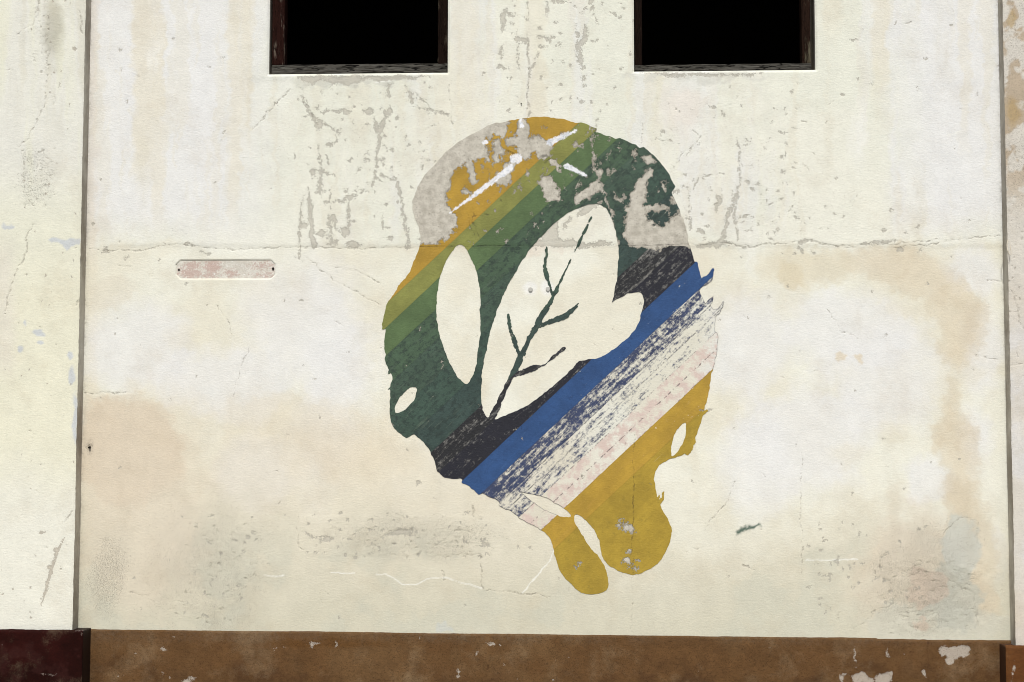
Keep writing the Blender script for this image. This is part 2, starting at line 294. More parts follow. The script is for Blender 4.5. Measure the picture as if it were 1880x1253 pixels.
def cracks_left(x, y):
    C = Field(x, y, -40, .8)
    for k, (p, r) in enumerate([([(72, 0), (71, 35), (82, 60), (89, 90), (84, 190), (60, 240), (35, 270)], .7), ([(110, 150), (97, 195)], .45), ([(50, 273), (42, 290), (46, 360)], .7), ([(77, 275), (92, 298)], .6), ([(62, 412), (48, 440), (44, 480), (24, 505), (10, 570)], .5),
                                ([(45, 376), (60, 377)], 1), ([(148, 20), (150, 60)], 1), ([(30, 65), (60, 45), (75, 0)], .15), ([(120, 960), (133, 940)], .5), ([(145, 550), (138, 556), (137, 562)], 1.2)]):
        rr = np.random.RandomState(600 + k); q = []
        for (a, b) in zip(p[:-1], p[1:]):
            n = max(2, int(math.hypot(b[0] - a[0], b[1] - a[1]) / 8))
            for i in range(n): q.append((a[0] + (b[0] - a[0]) * i / n + rr.uniform(-1.5, 1.5), a[1] + (b[1] - a[1]) * i / n + rr.uniform(-1.5, 1.5)))
        C.line(q + [p[-1]], r, 10)
    rr = np.random.RandomState(9)
    for _ in range(90):
        cx, cy = (rr.uniform(40, 105), rr.uniform(270, 380)) if _ % 3 == 0 else ((rr.uniform(60, 92), rr.uniform(0, 140)) if _ % 3 == 1 else (rr.uniform(0, 140), rr.uniform(0, 1140)))
        C.ell(cx, cy, rr.uniform(.4, 1.8), rr.uniform(.4, 1.4), 8)
    C.ell(86, 342, 2.5, 2.5); return C.f
def peel_left(x, y):
    P = Field(x, y); P.line([(118, 988), (104, 1015), (92, 1055), (76, 1112)], [1, 2.6, 3.5, 1]); P.ell(103, 1010, 5, 4).ell(93, 1042, 7, 4).ell(78, 978, 7, 3).ell(137, 90, 2.5, 4)
    rr = np.random.RandomState(12)
    for _ in range(60): a = rr.uniform(.5, 1.6); P.ell(rr.uniform(0, 140), rr.uniform(0, 1140), a, a * 1.3, 8)
    return P.f
def none(x, y): return np.full(x.shape, -40.0)
def cracks_right(x, y):
    C = Field(x, y, -40, .8); C.line([(1857, 530), (1862, 550), (1868, 570), (1872, 590), (1880, 602)], [.5, 1, 1, 1, 1.5]); C.line([(1850, 574), (1868, 575)], .5); C.line([(1855, 673), (1868, 670), (1880, 668)], .5); C.line([(1866, 640), (1870, 655)], .4)
    rr = np.random.RandomState(19)
    for _ in range(60):
        cx, cy = rr.uniform(1846, 1900), rr.uniform(260, 560); C.ell(cx, cy, rr.uniform(.4, 1.6), rr.uniform(.4, 1.8), 8)
    return C.f
def grime_mask(x, y, left, right):                          # grime in the inner corners
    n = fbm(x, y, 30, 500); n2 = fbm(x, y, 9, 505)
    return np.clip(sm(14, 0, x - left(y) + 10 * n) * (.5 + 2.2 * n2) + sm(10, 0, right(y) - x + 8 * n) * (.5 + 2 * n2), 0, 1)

# relief of the plaster, metres proud of the wall plane
def relief(x, y):
    h = .0035 * fbm(x, y, 300, 700, 3) + .0022 * fbm(x, y, 70, 703, 3)
    h = h + .003 * sm(458, 446, y + 5 * fbm(x, y, 40, 705)) * sm(150, 250, x)          # upper lift a touch prouder
    return h
def relief_main(x, y, peel, crack):
    h = relief(x, y)
    h = h - .0007 * sm(-1.5, 1.5, peel) - .0012 * sm(-1, 1, crack)
    rb = .5 * (sm(548, 552, x) * sm(905, 900, x) * sm(945, 948, y) * sm(1022, 1018, y))
    h = h + rb * .0022 * (.5 + fbm(x, y, 14, 710) * 2)
    m = blob(x, y, 1715, 1090, 110, 85, .3, .6, 44, 74)
    return h + m * .0045 * fbm(x, y, 16, 712, 3) * 1.6 + blob(x, y, 400, 1060, 80, 110, .5, .5, 40, 76) * .003 * fbm(x, y, 10, 714, 3)

# ------------------------------------------------------------------ node helper
class NT:
    def __init__(s, name):
        s.m = bpy.data.materials.new(name); s.m.use_nodes = True; s.t = s.m.node_tree; s.b = s.t.nodes['Principled BSDF']
        s.co = s.t.nodes.new('ShaderNodeTexCoord').outputs['Object']
    def n(s, typ, **kw):
        o = s.t.nodes.new(typ)
        for k, v in kw.items(): setattr(o, k, v)
        return o
    def put(s, sock, v):
        if isinstance(v, bpy.types.NodeSocket): s.t.links.new(v, sock)
        else: sock.default_value = v
    def math(s, op, a, b=0.0, c=0.0, clamp=False):
        o = s.n('ShaderNodeMath', operation=op, use_clamp=clamp)
        for i, v in enumerate((a, b, c)): s.put(o.inputs[i], v)
        return o.outputs[0]
    def attr(s, name, colr=False):
        o = s.n('ShaderNodeAttribute', attribute_name=name); return o.outputs['Color'] if colr else o.outputs['Fac']
    def map(s, scale=(1, 1, 1), rot=(0, 0, 0)):
        o = s.n('ShaderNodeMapping'); s.put(o.inputs['Vector'], s.co); o.inputs['Scale'].default_value = scale; o.inputs['Rotation'].default_value = rot; return o.outputs[0]
    def noise(s, sc, det=4, rough=.55, vec=None, off=0.0):
        o = s.n('ShaderNodeTexNoise'); o.inputs['Scale'].default_value = sc; o.inputs['Detail'].default_value = det; o.inputs['Roughness'].default_value = rough
        s.put(o.inputs['Vector'], vec if vec is not None else s.co); return o.outputs['Fac']
    def step(s, v, a, b):
        o = s.n('ShaderNodeMapRange', interpolation_type='SMOOTHSTEP'); s.put(o.inputs['Value'], v)
        s.put(o.inputs['From Min'], a); s.put(o.inputs['From Max'], b); return o.outputs[0]
    def mix(s, f, a, b, mode='MIX'):
        o = s.n('ShaderNodeMix', data_type='RGBA', blend_type=mode); s.put(o.inputs[0], f); s.put(o.inputs[6], a); s.put(o.inputs[7], b); return o.outputs[2]
    def out(s, c, rough, hgt=None, dist=.001, strength=1.0, spec=.3):
        s.put(s.b.inputs['Base Color'], c); s.put(s.b.inputs['Roughness'], rough); s.b.inputs['Specular IOR Level'].default_value = spec
        if hgt is not None:
            b = s.n('ShaderNodeBump'); b.inputs['Distance'].default_value = dist; b.inputs['Strength'].default_value = strength; s.put(b.inputs['Height'], hgt); s.put(s.b.inputs['Normal'], b.outputs[0])
        return s.m

def plaster_mat(name, peelc='BDB9AC', crackc='6f6a5e', rough=.88, speck=.0, mott=.10, gritc='8f8a7c', tex=1.0, namp=9.0, spec=.2):
    t = NT(name); tint = t.attr('tint', True)
    wide = t.map((1, 1, 2.2))
    n1 = t.noise(9, 5, .6); n2 = t.noise(48, 6, .75, wide); n3 = t.noise(135, 4, .75, wide)
    v = t.math('ADD', t.math('MULTIPLY', t.math('SUBTRACT', n1, .5), mott * 2.2), t.math('ADD', t.math('MULTIPLY', t.math('SUBTRACT', n2, .5), mott * 2.6), t.math('MULTIPLY', t.math('SUBTRACT', n3, .5), mott * 2.0)))
    n4 = t.noise(3.1, 6, .68); dirt = t.step(t.math('ADD', n4, t.math('MULTIPLY', t.noise(150, 4, .75), .22)), .60, .80)
    tint = t.mix(t.math('MULTIPLY', dirt, .32), tint, t.mix(.5, tint, col('b3a284')))
    hsv = t.n('ShaderNodeHueSaturation'); t.put(hsv.inputs['Color'], tint); t.put(hsv.inputs['Value'], t.math('ADD', v, 1.0)); c = hsv.outputs[0]
    pk = t.math('ADD', t.attr('peel'), t.math('ADD', t.math('MULTIPLY', t.math('SUBTRACT', t.noise(38, 6, .7), .5), namp * 1.3), t.math('MULTIPLY', t.math('SUBTRACT', t.noise(160, 2, .5), .5), namp * .7)))
    pm = t.step(pk, -.5, .8)
    pc = t.mix(t.step(t.noise(130, 4, .7), .35, .7), col(peelc), tuple(x * .9 for x in col(peelc)[:3]) + (1,))
    pe = t.math('SUBTRACT', pm, t.step(pk, 1.0, 3.6)); c = t.mix(t.math('MULTIPLY', pm, .66), c, pc); c = t.mix(t.math('MULTIPLY', pe, .26), c, tuple(v * .45 for v in col(peelc)[:3]) + (1,))  # dark rim along the peel edges paints in their shadow
    g = t.attr('grime_mask'); gm = t.math('MULTIPLY', g, t.step(t.noise(70, 5, .75), .35, .65)); c = t.mix(t.math('MULTIPLY', gm, .75), c, col('7d776a'))
    spn = t.noise(210, 2, .5, wide); gr = t.attr('grit')
    spm = t.step(t.math('ADD', spn, t.math('MULTIPLY', gr, .15)), .70, .76); c = t.mix(t.math('MULTIPLY', spm, .7), c, col(gritc))
    if speck:
        c = t.mix(t.step(t.noise(95, 3, .6, off=3), .74, .77), c, col('cfc6b4'))
    cf = t.math('ADD', t.attr('crack'), t.math('ADD', t.math('MULTIPLY', t.math('SUBTRACT', t.noise(45, 4, .6), .5), 5.5), t.math('MULTIPLY', t.math('SUBTRACT', t.noise(6, 3, .5), .5), 3.0)))
    cm = t.step(cf, -.7, 1.1); deep = t.step(cf, .6, 2.4)
    c = t.mix(t.math('MULTIPLY', cm, .5), c, t.mix(deep, tuple(min(1, v * 1.7) for v in col(crackc)[:3]) + (1,), tuple(v * .4 for v in col(crackc)[:3]) + (1,)))
    h = t.math('ADD', t.math('MULTIPLY', n2, 1.2 * tex), t.math('MULTIPLY', n3, .55 * tex)); h = t.math('SUBTRACT', h, t.math('MULTIPLY', pm, .5)); h = t.math('SUBTRACT', h, t.math('MULTIPLY', cm, .9)); h = t.math('SUBTRACT', h, t.math('MULTIPLY', spm, .5))
    return t.out(c, rough, h, .0018, 1.0, spec)

# ------------------------------------------------------------------ mesh helpers
C = scn.collection
def put(name, me, mat, parent=None, smooth=False):
    o = bpy.data.objects.new(name, me); C.objects.link(o)
    if mat: me.materials.append(mat)
    if parent: o.parent = parent; o.matrix_parent_inverse = Matrix.Translation(BASE.get(parent.name, (0, 0, 0))).inverted()
    if smooth: me.shade_smooth()
    return o
BASE = {}
def thing(name, label, cat, loc=(0, 0, 0), group=None):
    o = bpy.data.objects.new(name, None); C.objects.link(o); o.location = loc; o['label'] = label; o['category'] = cat; o.empty_display_size = .2; BASE[o.name] = loc
    if group: o['group'] = group
    return o
def axis(lo, hi, flo, fhi, fine, coarse, extra=()):
    a = list(np.linspace(lo, flo, max(2, int((flo - lo) / coarse) + 1)))[:-1] if flo > lo else []
    b = list(np.linspace(flo, fhi, int((fhi - flo) / fine) + 1))
    c = list(np.linspace(fhi, hi, max(2, int((hi - fhi) / coarse) + 1)))[1:] if hi > fhi else []
    v = np.array(a + b + c)
    for e in extra:
        k = np.argmin(abs(v - e)); v[k] = e
    return np.sort(v)
def sheet(name, xs, zs, yplane, fields, parent, mat, holes=(), edit=None):
    X, Z = np.meshgrid(xs, zs); px, py = to_px(X, yplane, Z)
    d = fields(px, py); Y = yplane - d.pop('h')
    if edit: X, Y, Z = edit(X, Y, Z, px, py)
    nx, nz = len(xs), len(zs); co = np.stack([X, Y, Z], -1).reshape(-1, 3).astype(np.float32)
    i, j = np.meshgrid(np.arange(nx - 1), np.arange(nz - 1)); keep = np.ones(i.shape, bool)
    cx = (xs[:-1] + xs[1:]) / 2; cz = (zs[:-1] + zs[1:]) / 2
    for (x0, x1, z0, z1) in holes: keep &= ~((cx[i] > x0) & (cx[i] < x1) & (cz[j] > z0) & (cz[j] < z1))
    i, j = i[keep], j[keep]; a = j * nx + i
    f = np.stack([a, a + 1, a + 1 + nx, a + nx], -1).astype(np.int32)      # normal towards -y
    me = bpy.data.meshes.new(name); me.vertices.add(len(co)); me.vertices.foreach_set('co', co.ravel())
    me.loops.add(f.size); me.loops.foreach_set('vertex_index', f.ravel()); me.polygons.add(len(f))
    me.polygons.foreach_set('loop_start', np.arange(0, f.size, 4, dtype=np.int32))
    me.update(calc_edges=True); attrs(me, d); me.validate()
    return put(name, me, mat, parent, True)
def attrs(me, d):
    for k, v in d.items():
        if k == 'tint':
            a = me.attributes.new('tint', 'FLOAT_COLOR', 'POINT'); c = np.ones((v.reshape(-1, 3).shape[0], 4), np.float32); c[:, :3] = v.reshape(-1, 3); a.data.foreach_set('color', c.ravel())
        else:
            a = me.attributes.new(k, 'FLOAT', 'POINT'); a.data.foreach_set('value', np.ascontiguousarray(v, np.float32).ravel())
def box(name, x0, x1, y0, y1, z0, z1, mat, parent=None, bev=0.0, wob=0.0, seed=1, seg=1):
    import bmesh
    bm = bmesh.new(); bmesh.ops.create_cube(bm, size=1)
    for v in bm.verts: v.co = Vector(((x0 + x1) / 2 + v.co.x * (x1 - x0), (y0 + y1) / 2 + v.co.y * (y1 - y0), (z0 + z1) / 2 + v.co.z * (z1 - z0)))
    if bev: bmesh.ops.bevel(bm, geom=bm.edges[:], offset=bev, segments=2, affect='EDGES')
    if seg > 1:
        long_ = max(range(3), key=lambda k: (x1 - x0, y1 - y0, z1 - z0)[k])
        es = [e for e in bm.edges if abs((e.verts[0].co - e.verts[1].co).normalized()[long_]) > .99 and e.calc_length() > .1]
        bmesh.ops.subdivide_edges(bm, edges=es, cuts=seg)
    if wob:
        r = random.Random(seed)
        for v in bm.verts:
            q = Vector((math.sin(v.co.z * 31 + v.co.x * 23 + seed), math.sin(v.co.x * 17 + v.co.z * 13 + seed * 2), math.sin(v.co.x * 29 + v.co.z * 7 + seed * 3)))
            v.co += q * wob * .6 + Vector((r.uniform(-1, 1), r.uniform(-1, 1), r.uniform(-1, 1))) * wob * .4
    me = bpy.data.meshes.new(name); bm.to_mesh(me); bm.free()
    return put(name, me, mat, parent)

# ------------------------------------------------------------------ layout of the walls
PROUD = .088                                              # how far the flanking walls stand out
xl = at(149, 600)[0]; xr = at(1853, 600)[0]              # inner corners of the recessed bay
ztop = 5.6; zp_l = at(163, 1153)[1]; zp_r = at(1850, 1173)[1]
def zplinth(X): return zp_l + (zp_r - zp_l) * (X - xl) / (xr - xl)
wins = []
for (a, b, yb) in ((494, 822, 135), (1164, 1497, 130)):
    x0 = at(a, 90)[0]; x1 = at(b, 90)[0]; z0 = at((a + b) / 2, yb)[1]; wins.append((x0, x1, z0, z0 + 1.25))

M_wall = plaster_mat('worn_lime_paint')
M_pier = plaster_mat('cream_paint', peelc='B9B0A0')
M_rpier = plaster_mat('weathered_paint', mott=.13)
M_plinth = plaster_mat('brown_plinth_paint', peelc='C9C1B4', crackc='2c1a10', rough=.85, spec=.12, speck=0, mott=.34, gritc='3a2716', tex=.8, namp=7)
M_mar = plaster_mat('maroon_plinth_paint', peelc='8f8078', crackc='120504', rough=.7, spec=.06, mott=.4, gritc='120504', tex=.7, namp=7)

def bay(px, py):
    pk, cr = peel_main(px, py), cracks_main(px, py)
    g = blob(px, py, 380, 1060, 110, 130, .6, .6, 60, 801) * .9 + blob(px, py, 760, 990, 150, 45, .5, .6, 50, 802) * .9 + blob(px, py, 1700, 1070, 120, 110, .6, .6, 60, 803) * 1.1 + blob(px, py, 200, 1060, 40, 70, .5, .5, 40, 804) + blob(px, py, 700, 300, 260, 170, .7, .5, 90, 805) * .35 + blob(px, py, 1350, 350, 220, 140, .7, .5, 90, 806) * .35
    gl = grime_mask(px, py, lambda y: 162 - .0205 * y, lambda y: 1834 + .023 * y)
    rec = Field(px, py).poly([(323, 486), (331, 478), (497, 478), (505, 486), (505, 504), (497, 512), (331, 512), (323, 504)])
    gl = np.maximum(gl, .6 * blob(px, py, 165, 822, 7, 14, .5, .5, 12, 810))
    return dict(h=relief_main(px, py, pk, cr) - .009 * sm(-1.2, 1.2, rec.f), tint=tint_main(px, py), peel=pk, crack=cr, grit=np.clip(g, 0, 1.3), grime_mask=gl)
def leftf(px, py):
    cr, pk = cracks_left(px, py), peel_left(px, py)
    lump = blob(px, py, 68, 330, 34, 60, .4, .4, 30, 820)
    return dict(h=.003 * fbm(px, py, 160, 821) + .002 * fbm(px, py, 40, 823) + lump * .004 * fbm(px, py, 12, 822) - .002 * sm(-1, 1, cr), tint=tint_left(px, py), peel=pk, crack=cr, grit=lump * .8 + .2 * blob(px, py, 75, 80, 30, 90, .5, .4, 30, 824), grime_mask=0 * px)
def rightf(px, py):
    cr = cracks_right(px, py)
    return dict(h=.003 * fbm(px, py, 120, 831) + .0025 * fbm(px, py, 24, 832) - .002 * sm(-1, 1, cr), tint=tint_right(px, py), peel=none(px, py), crack=cr, grit=.7 * (1 - sm(300, 560, py)) + 0 * px, grime_mask=0 * px)

# centre bay
wall = thing('rendered_wall', 'cream weathered plaster wall between the two flanking piers, with two open windows', 'wall', (0, 0, 0))
xs = axis(xl - .02, xr + .02, xl, xr, .0052, .02, [w[0] for w in wins] + [w[1] for w in wins])
zs = axis(zp_l - .12, ztop, zp_l - .12, at(940, -20)[1], .0052, .12, [w[2] for w in wins] + [w[3] for w in wins])
def round_openings(X, Y, Z, px, py):                     # plaster arris softly rounded back into each opening
    for (a, b, z0, z1) in wins:
        dx = np.maximum(np.maximum(a - X, X - b), 0); dz = np.maximum(np.maximum(z0 - Z, Z - z1), 0); d = np.hypot(dx, dz)
        ins = (X > a - .02) & (X < b + .02) & (Z > z0 - .02) & (Z < z1 + .02)
        Y = np.where(ins, Y + .009 * sm(.013, 0, d), Y)
    return X, Y, Z
sheet('plaster', xs, zs, 0.0, bay, wall, M_wall, wins, round_openings)
M_reveal = NT('reveal_plaster'); M_reveal = M_reveal.out(M_reveal.mix(M_reveal.noise(12, 5, .6), col('bdb8a8'), col('8d877a')), .9, M_reveal.noise(80), .002)
M_dark = NT('unlit_room'); M_dark = M_dark.out(col('1c1a18'), .95)
def wood(name, a, b, crack, axisdir, paint_=None, amt=.5):
    t = NT(name); sc = (1.2, 1, 22) if axisdir == 'x' else (22, 1, 1.2)
    mp = t.map(sc); n = t.noise(7, 6, .65, mp); n2 = t.noise(18, 4, .7, mp)
    c = t.mix(t.step(n, .3, .7), col(a), col(b)); ck = t.step(n2, .57, .64)
    mp2 = t.map((.8, 1, 9) if axisdir == 'x' else (9, 1, .8)); ck2 = t.step(t.math('ABSOLUTE', t.math('SUBTRACT', t.noise(5, 3, .5, mp2), .5)), .022, .006)
    c = t.mix(t.math('MAXIMUM', t.math('MULTIPLY', ck, .7), ck2), c, col(crack))
    if paint_: c = t.mix(t.step(t.math('ADD', t.noise(6, 5, .6, t.map((3, 1, .8))), t.math('MULTIPLY', n2, .25)), .58 - .2 * amt, .66 - .2 * amt), c, col(paint_))
    return t.out(c, .8, t.math('SUBTRACT', t.math('MULTIPLY', n, .6), t.math('MAXIMUM', t.math('MULTIPLY', ck, .6), ck2)), .004, 1.0, .08)
W_sill = wood('bare_grey_timber', '62605a', '33312a', '0d0c0a', 'x')
W_red = wood('brown_painted_timber', '6b6055', '2f2620', '0c0705', 'z', '240f09', .22)
W_dark = wood('dark_painted_timber', '5d5548', '332c22', '0c0805', 'z', '170c06', .5)
W_mix = wood('half_stripped_timber', '5f5a4a', '3a3327', '0d0a06', 'z', '24160e', .35)
for k, (a, b, z0, z1) in enumerate(wins):
    t_ = .05; parts = [(a - t_, a + .0005, z0 - t_, z1 + t_), (b - .0005, b + t_, z0 - t_, z1 + t_), (a + .0005, b - .0005, z0 - t_, z0 + .001), (a + .0005, b - .0005, z1 - .001, z1 + t_)]
    bo = lambda q: [(q[u], yy, q[2 + v]) for yy in (.0105, .30) for (u, v) in ((0, 0), (1, 0), (1, 1), (0, 1))]
    V, Fc = [], []
    # one continuous lining of the opening: inner faces, front and back rims
    ring = lambda g, y: [(a + g, y, z0 + g), (b - g, y, z0 + g), (b - g, y, z1 - g), (a + g, y, z1 - g)]
    V = ring(.0005, .0105) + ring(.0005, .30) + ring(-t_, .30) + ring(-t_, .0105)
    for q in range(4):
        for k_ in range(4):
            n_ = (k_ + 1) % 4; Fc.append([q * 4 + k_, q * 4 + n_, ((q + 1) % 4) * 4 + n_, ((q + 1) % 4) * 4 + k_])
    me = bpy.data.meshes.new('window'); me.from_pydata(V, [], Fc); me.update(); win = put('window', me, M_reveal, wall)
    win['label'] = 'open window with a brown peeling timber frame' if k == 0 else 'open window with a narrow grey-brown timber frame'
    def wb(name, *r, **kw): return box(name, *r, parent=win, **kw)
    jl, jr, sh = (.073, .056, .058) if k == 0 else (.042, .050, .042); d0, d1 = .018, .10; L_ = .010 if k == 0 else .004; R_ = .002 if k == 0 else .020
    wb('sill', a + L_, b - R_, d0, d1, z0 + .003, z0 + sh, mat=W_sill, bev=.004, wob=.0016, seg=24, seed=3 + k)
    wb('jamb', a + L_ + .002, a + L_ + jl, d0 + .003, d1 - .002, z0 + sh - .001, z1 - .05, mat=W_red if k == 0 else W_dark, bev=.003, wob=.0012, seg=14, seed=5 + k)
    wb('jamb', b - R_ - jr, b - R_ - .002, d0 + .003, d1 - .002, z0 + sh - .001 - (.006 if k == 0 else 0), z1 - .05, mat=W_dark if k == 0 else W_mix, bev=.003, wob=.0012, seg=14, seed=8 + k)
    wb('lintel', a + L_, b - R_, d0, d1, z1 - .052, z1 - .003, mat=W_sill, bev=.003, wob=.001, seg=12, seed=11 + k)
# rooms behind, dark and closed
for nm, r in (('room_back', (xl, xr, 3.4, 3.5, 0, ztop)), ('room_ceiling', (xl, xr, .30, 3.4, ztop - .1, ztop)), ('room_floor', (xl, xr, .30, 3.4, 0, .1)), ('room_side', (xl - .1, xl, .30, 3.5, 0, ztop)), ('room_side', (xr, xr + .1, .30, 3.5, 0, ztop))):
    box(nm, *r, mat=M_dark, parent=wall)
zmid = [(xl, wins[0][0] - .05), (wins[0][1] + .05, wins[1][0] - .05), (wins[1][1] + .05, xr)]
for (a, b) in zmid: box('wall_core', a, b, .02, .30, wins[0][2] - .04, wins[0][3] + .04, mat=M_dark, parent=wall)
box('wall_core', xl, xr, .02, .30, 0, wins[0][2] - .06, mat=M_dark, parent=wall); box('wall_core', xl, xr, .02, .30, wins[0][3] + .06, ztop, mat=M_dark, parent=wall)
box('parapet', xl - 6, xr + 6, -.02 - PROUD, .5, ztop, ztop + .18, mat=M_reveal, parent=wall, bev=.01)

# centre plinth band
def plinth_t(x, y, base, hi, lo, chips, seed):
    x0, y0 = x, y; x, y = roughen(x, y, .6)
    T = np.ones(x.shape + (3,)) * lin(base); b = fbm(x, y, 120, seed); m = fbm(x, y, 34, seed + 2)
    T = paint(T, lin(hi), sm(-.05, .2, b + m * .6), .75); T = paint(T, lin(lo), sm(-.1, .4, m - b * .5 + (y - 1230) / 240), .55)
    P = Field(x0, y0, -60, 1.0)
    for c in chips: P.ell(*c)
    rr = np.random.RandomState(seed)
    for _ in range(34): a = rr.uniform(.2, 1.1); P.ell(rr.uniform(165, 1840), rr.uniform(1160, 1290), a, a, 8)
    return T, P.f
chips = [(1750, 1185, 15, 14), (1768, 1180, 12, 12), (1745, 1200, 10, 9), (1735, 1180, 12, 10), (1578, 1238, 15, 11), (1595, 1246, 12, 8), (1622, 1240, 14, 14), (1632, 1228, 6, 5), (1545, 1238, 4, 8), (1550, 1230, 6, 2), (1627, 1187, 1.8, 5), (1660, 1187, 1, 1), (1698, 1230, 3, 7), (1696, 1250, 6, 3),
         (570, 1175, 4, 5), (575, 1172, 6, 1.5), (617, 1173, 2, 3.5), (523, 1177, 2.5, 1.5), (842, 1234, 3, 4), (901, 1172, 8, 3), (299, 1231, 1.5, 2), (345, 1249, 9, 6), (355, 1240, 6, 4), (322, 1162, 1.5, 1.5), (925, 1212, 2, 2), (840, 1224, 2, 2), (1570, 1195, 1, 8), (875, 1190, 2, 2), (300, 1185, 4, 3)]
def plf(px, py):
    T, P = plinth_t(px, py, '60462B', '695034', '432E1E', chips, 40)
    T = paint(T, lin('5d3f1e'), blob(px, py, 610, 1172, 110, 9, .5, .5, 30, 41), .6)
    C_ = Field(px, py, -40); C_.line([(900, 1200), (895, 1225), (885, 1245)], [.8, 1.2, .4]); C_.line([(1722, 1198), (1708, 1202)], .7); C_.line([(1704, 1160), (1704, 1253)], .1)
    return dict(h=.002 * fbm(px, py, 90, 42) + .0012 * fbm(px, py, 20, 43) - .001 * sm(-2, 1, P), tint=T, peel=P, crack=C_.f, grit=.6 + 0 * px, grime_mask=.5 * sm(1178, 1160, py) * (fbm(px, py, 40, 44) + .3).clip(0, 1))
def pl_edit(X, Y, Z, px, py):
    t = (Z - Z.min()) / (Z.max() - Z.min()); top = zplinth(X) + .003 * fbm(X * 333, 0 * X, 60, 45) + .0025 * fbm(X * 333, 0 * X, 9, 46)
    top = top - np.where(X > at(1610, 1160)[0], .016 * np.clip(fbm(X * 333, 0 * X, 34, 47, 3) + .12, 0, 1) + .004, 0)
    return X, Y + .010 * sm(.97, 1.0, t), t * top
pl = sheet('plinth', axis(xl - .02, xr + .02, xl, xr, .0055, .02), axis(0, .55, .12, .55, .0055, .04), -.007, plf, wall, M_plinth, (), pl_edit)

# plaque recess with its anchor holes
def rec_mat():
    t = NT('plaque_mortar'); c = t.mix(t.step(t.noise(30, 5, .7), .35, .65), col('DAD8CE'), col('C9C4B8'))
    pm = t.step(t.math('ADD', t.attr('peel'), t.math('MULTIPLY', t.math('SUBTRACT', t.noise(110, 4, .75), .5), 44.0)), -1, 2.5)
    c = t.mix(t.math('MULTIPLY', pm, .8), c, t.mix(t.noise(60), col('C4AEA3'), col('B69C92')))
    c = t.mix(t.step(t.noise(75, 4, .7, off=1), .62, .68), c, col('E9E9E6'))
    return t.out(c, .9, t.noise(120, 4, .7), .003, 1)
def recf(px, py):
    P = Field(px, py, -12).ell(350, 502, 24, 10).ell(352, 488, 14, 9).ell(390, 490, 15, 14).ell(385, 505, 16, 6).ell(425, 502, 10, 7).ell(484, 507, 18, 5).ell(478, 488, 14, 6).ell(497, 486, 5, 8)
    return dict(h=relief(px, py) + .0012 * fbm(px, py, 12, 50), peel=P.f)
rx0, rz1 = at(324, 479); rx1, rz0 = at(504, 511)
def rec_edit(X, Y, Z, px, py):                            # round the four corners of the recess
    cx, cz = (rx0 + rx1) / 2, (rz0 + rz1) / 2; hw, hh = (rx1 - rx0) / 2, (rz1 - rz0) / 2; u = (Z - cz) / hh
    r = .022; sx = hw - r * (np.abs(u) ** 4); return cx + (X - cx) / hw * sx, Y, Z
rec = sheet('plaque_recess', np.linspace(rx0, rx1, 110), np.linspace(rz0, rz1, 24), .0062, recf, wall, rec_mat(), (), rec_edit)
import bmesh
def disc(name, x, z, y, r, mat, parent, sq=1.0, depth=.01):
    bm = bmesh.new(); vs = [bm.verts.new((x + r * math.cos(a) * (1 + .15 * math.sin(3 * a)), y, z + sq * r * math.sin(a))) for a in np.linspace(0, 2 * math.pi, 15)[:-1]]
    f = bm.faces.new(vs); g = bmesh.ops.extrude_face_region(bm, geom=[f])
    for v in g['geom']:
        if isinstance(v, bmesh.types.BMVert): v.co.y += depth
    bmesh.ops.recalc_face_normals(bm, faces=bm.faces[:])
    me = bpy.data.meshes.new(name); bm.to_mesh(me); bm.free(); return put(name, me, mat, parent)
M_hole = NT('hole_dark'); M_hole = M_hole.out(col('15130f'), .9)
M_plug = NT('filler_plug'); M_plug = M_plug.out(col('B7B7B0'), .85)
M_rust = NT('rust'); M_rust = M_rust.out(M_rust.mix(M_rust.noise(200), col('4b4036'), col('2a241f')), .8, M_rust.noise(300), .002)
for (px, py, r, s) in ((328, 496, .0055, 1.2), (501, 494, .0065, 1.5)):
    x, z = at(px, py); disc('anchor_hole', x, z, .0045, r, M_hole, rec, s)
for (px, py) in ((974, 532), (1006, 531)):
    x, z = at(px, py); disc('filler_plug', x, z, -.0075, .0115, M_plug, wall)
def tube(name, pts, r, mat, parent):
    cu = bpy.data.curves.new(name, 'CURVE'); cu.dimensions = '3D'; cu.bevel_depth = r; cu.bevel_resolution = 2; sp = cu.splines.new('POLY'); sp.points.add(len(pts) - 1)
    for p, q in zip(sp.points, pts): p.co = (*q, 1)
    t = bpy.data.objects.new(name, cu); C.objects.link(t); dg = bpy.context.evaluated_depsgraph_get(); me = bpy.data.meshes.new_from_object(t.evaluated_get(dg)); bpy.data.objects.remove(t)
    return put(name, me, mat, parent, True)
x, z = at(165, 821); tube('bolt_stub', [(x, .01, z), (x + .001, -.016, z - .003)], .006, M_rust, wall)
x, z = at(956, 190); tube('nail', [(x, .01, z), (x + .004, -.012, z - .004)], .003, M_rust, wall)

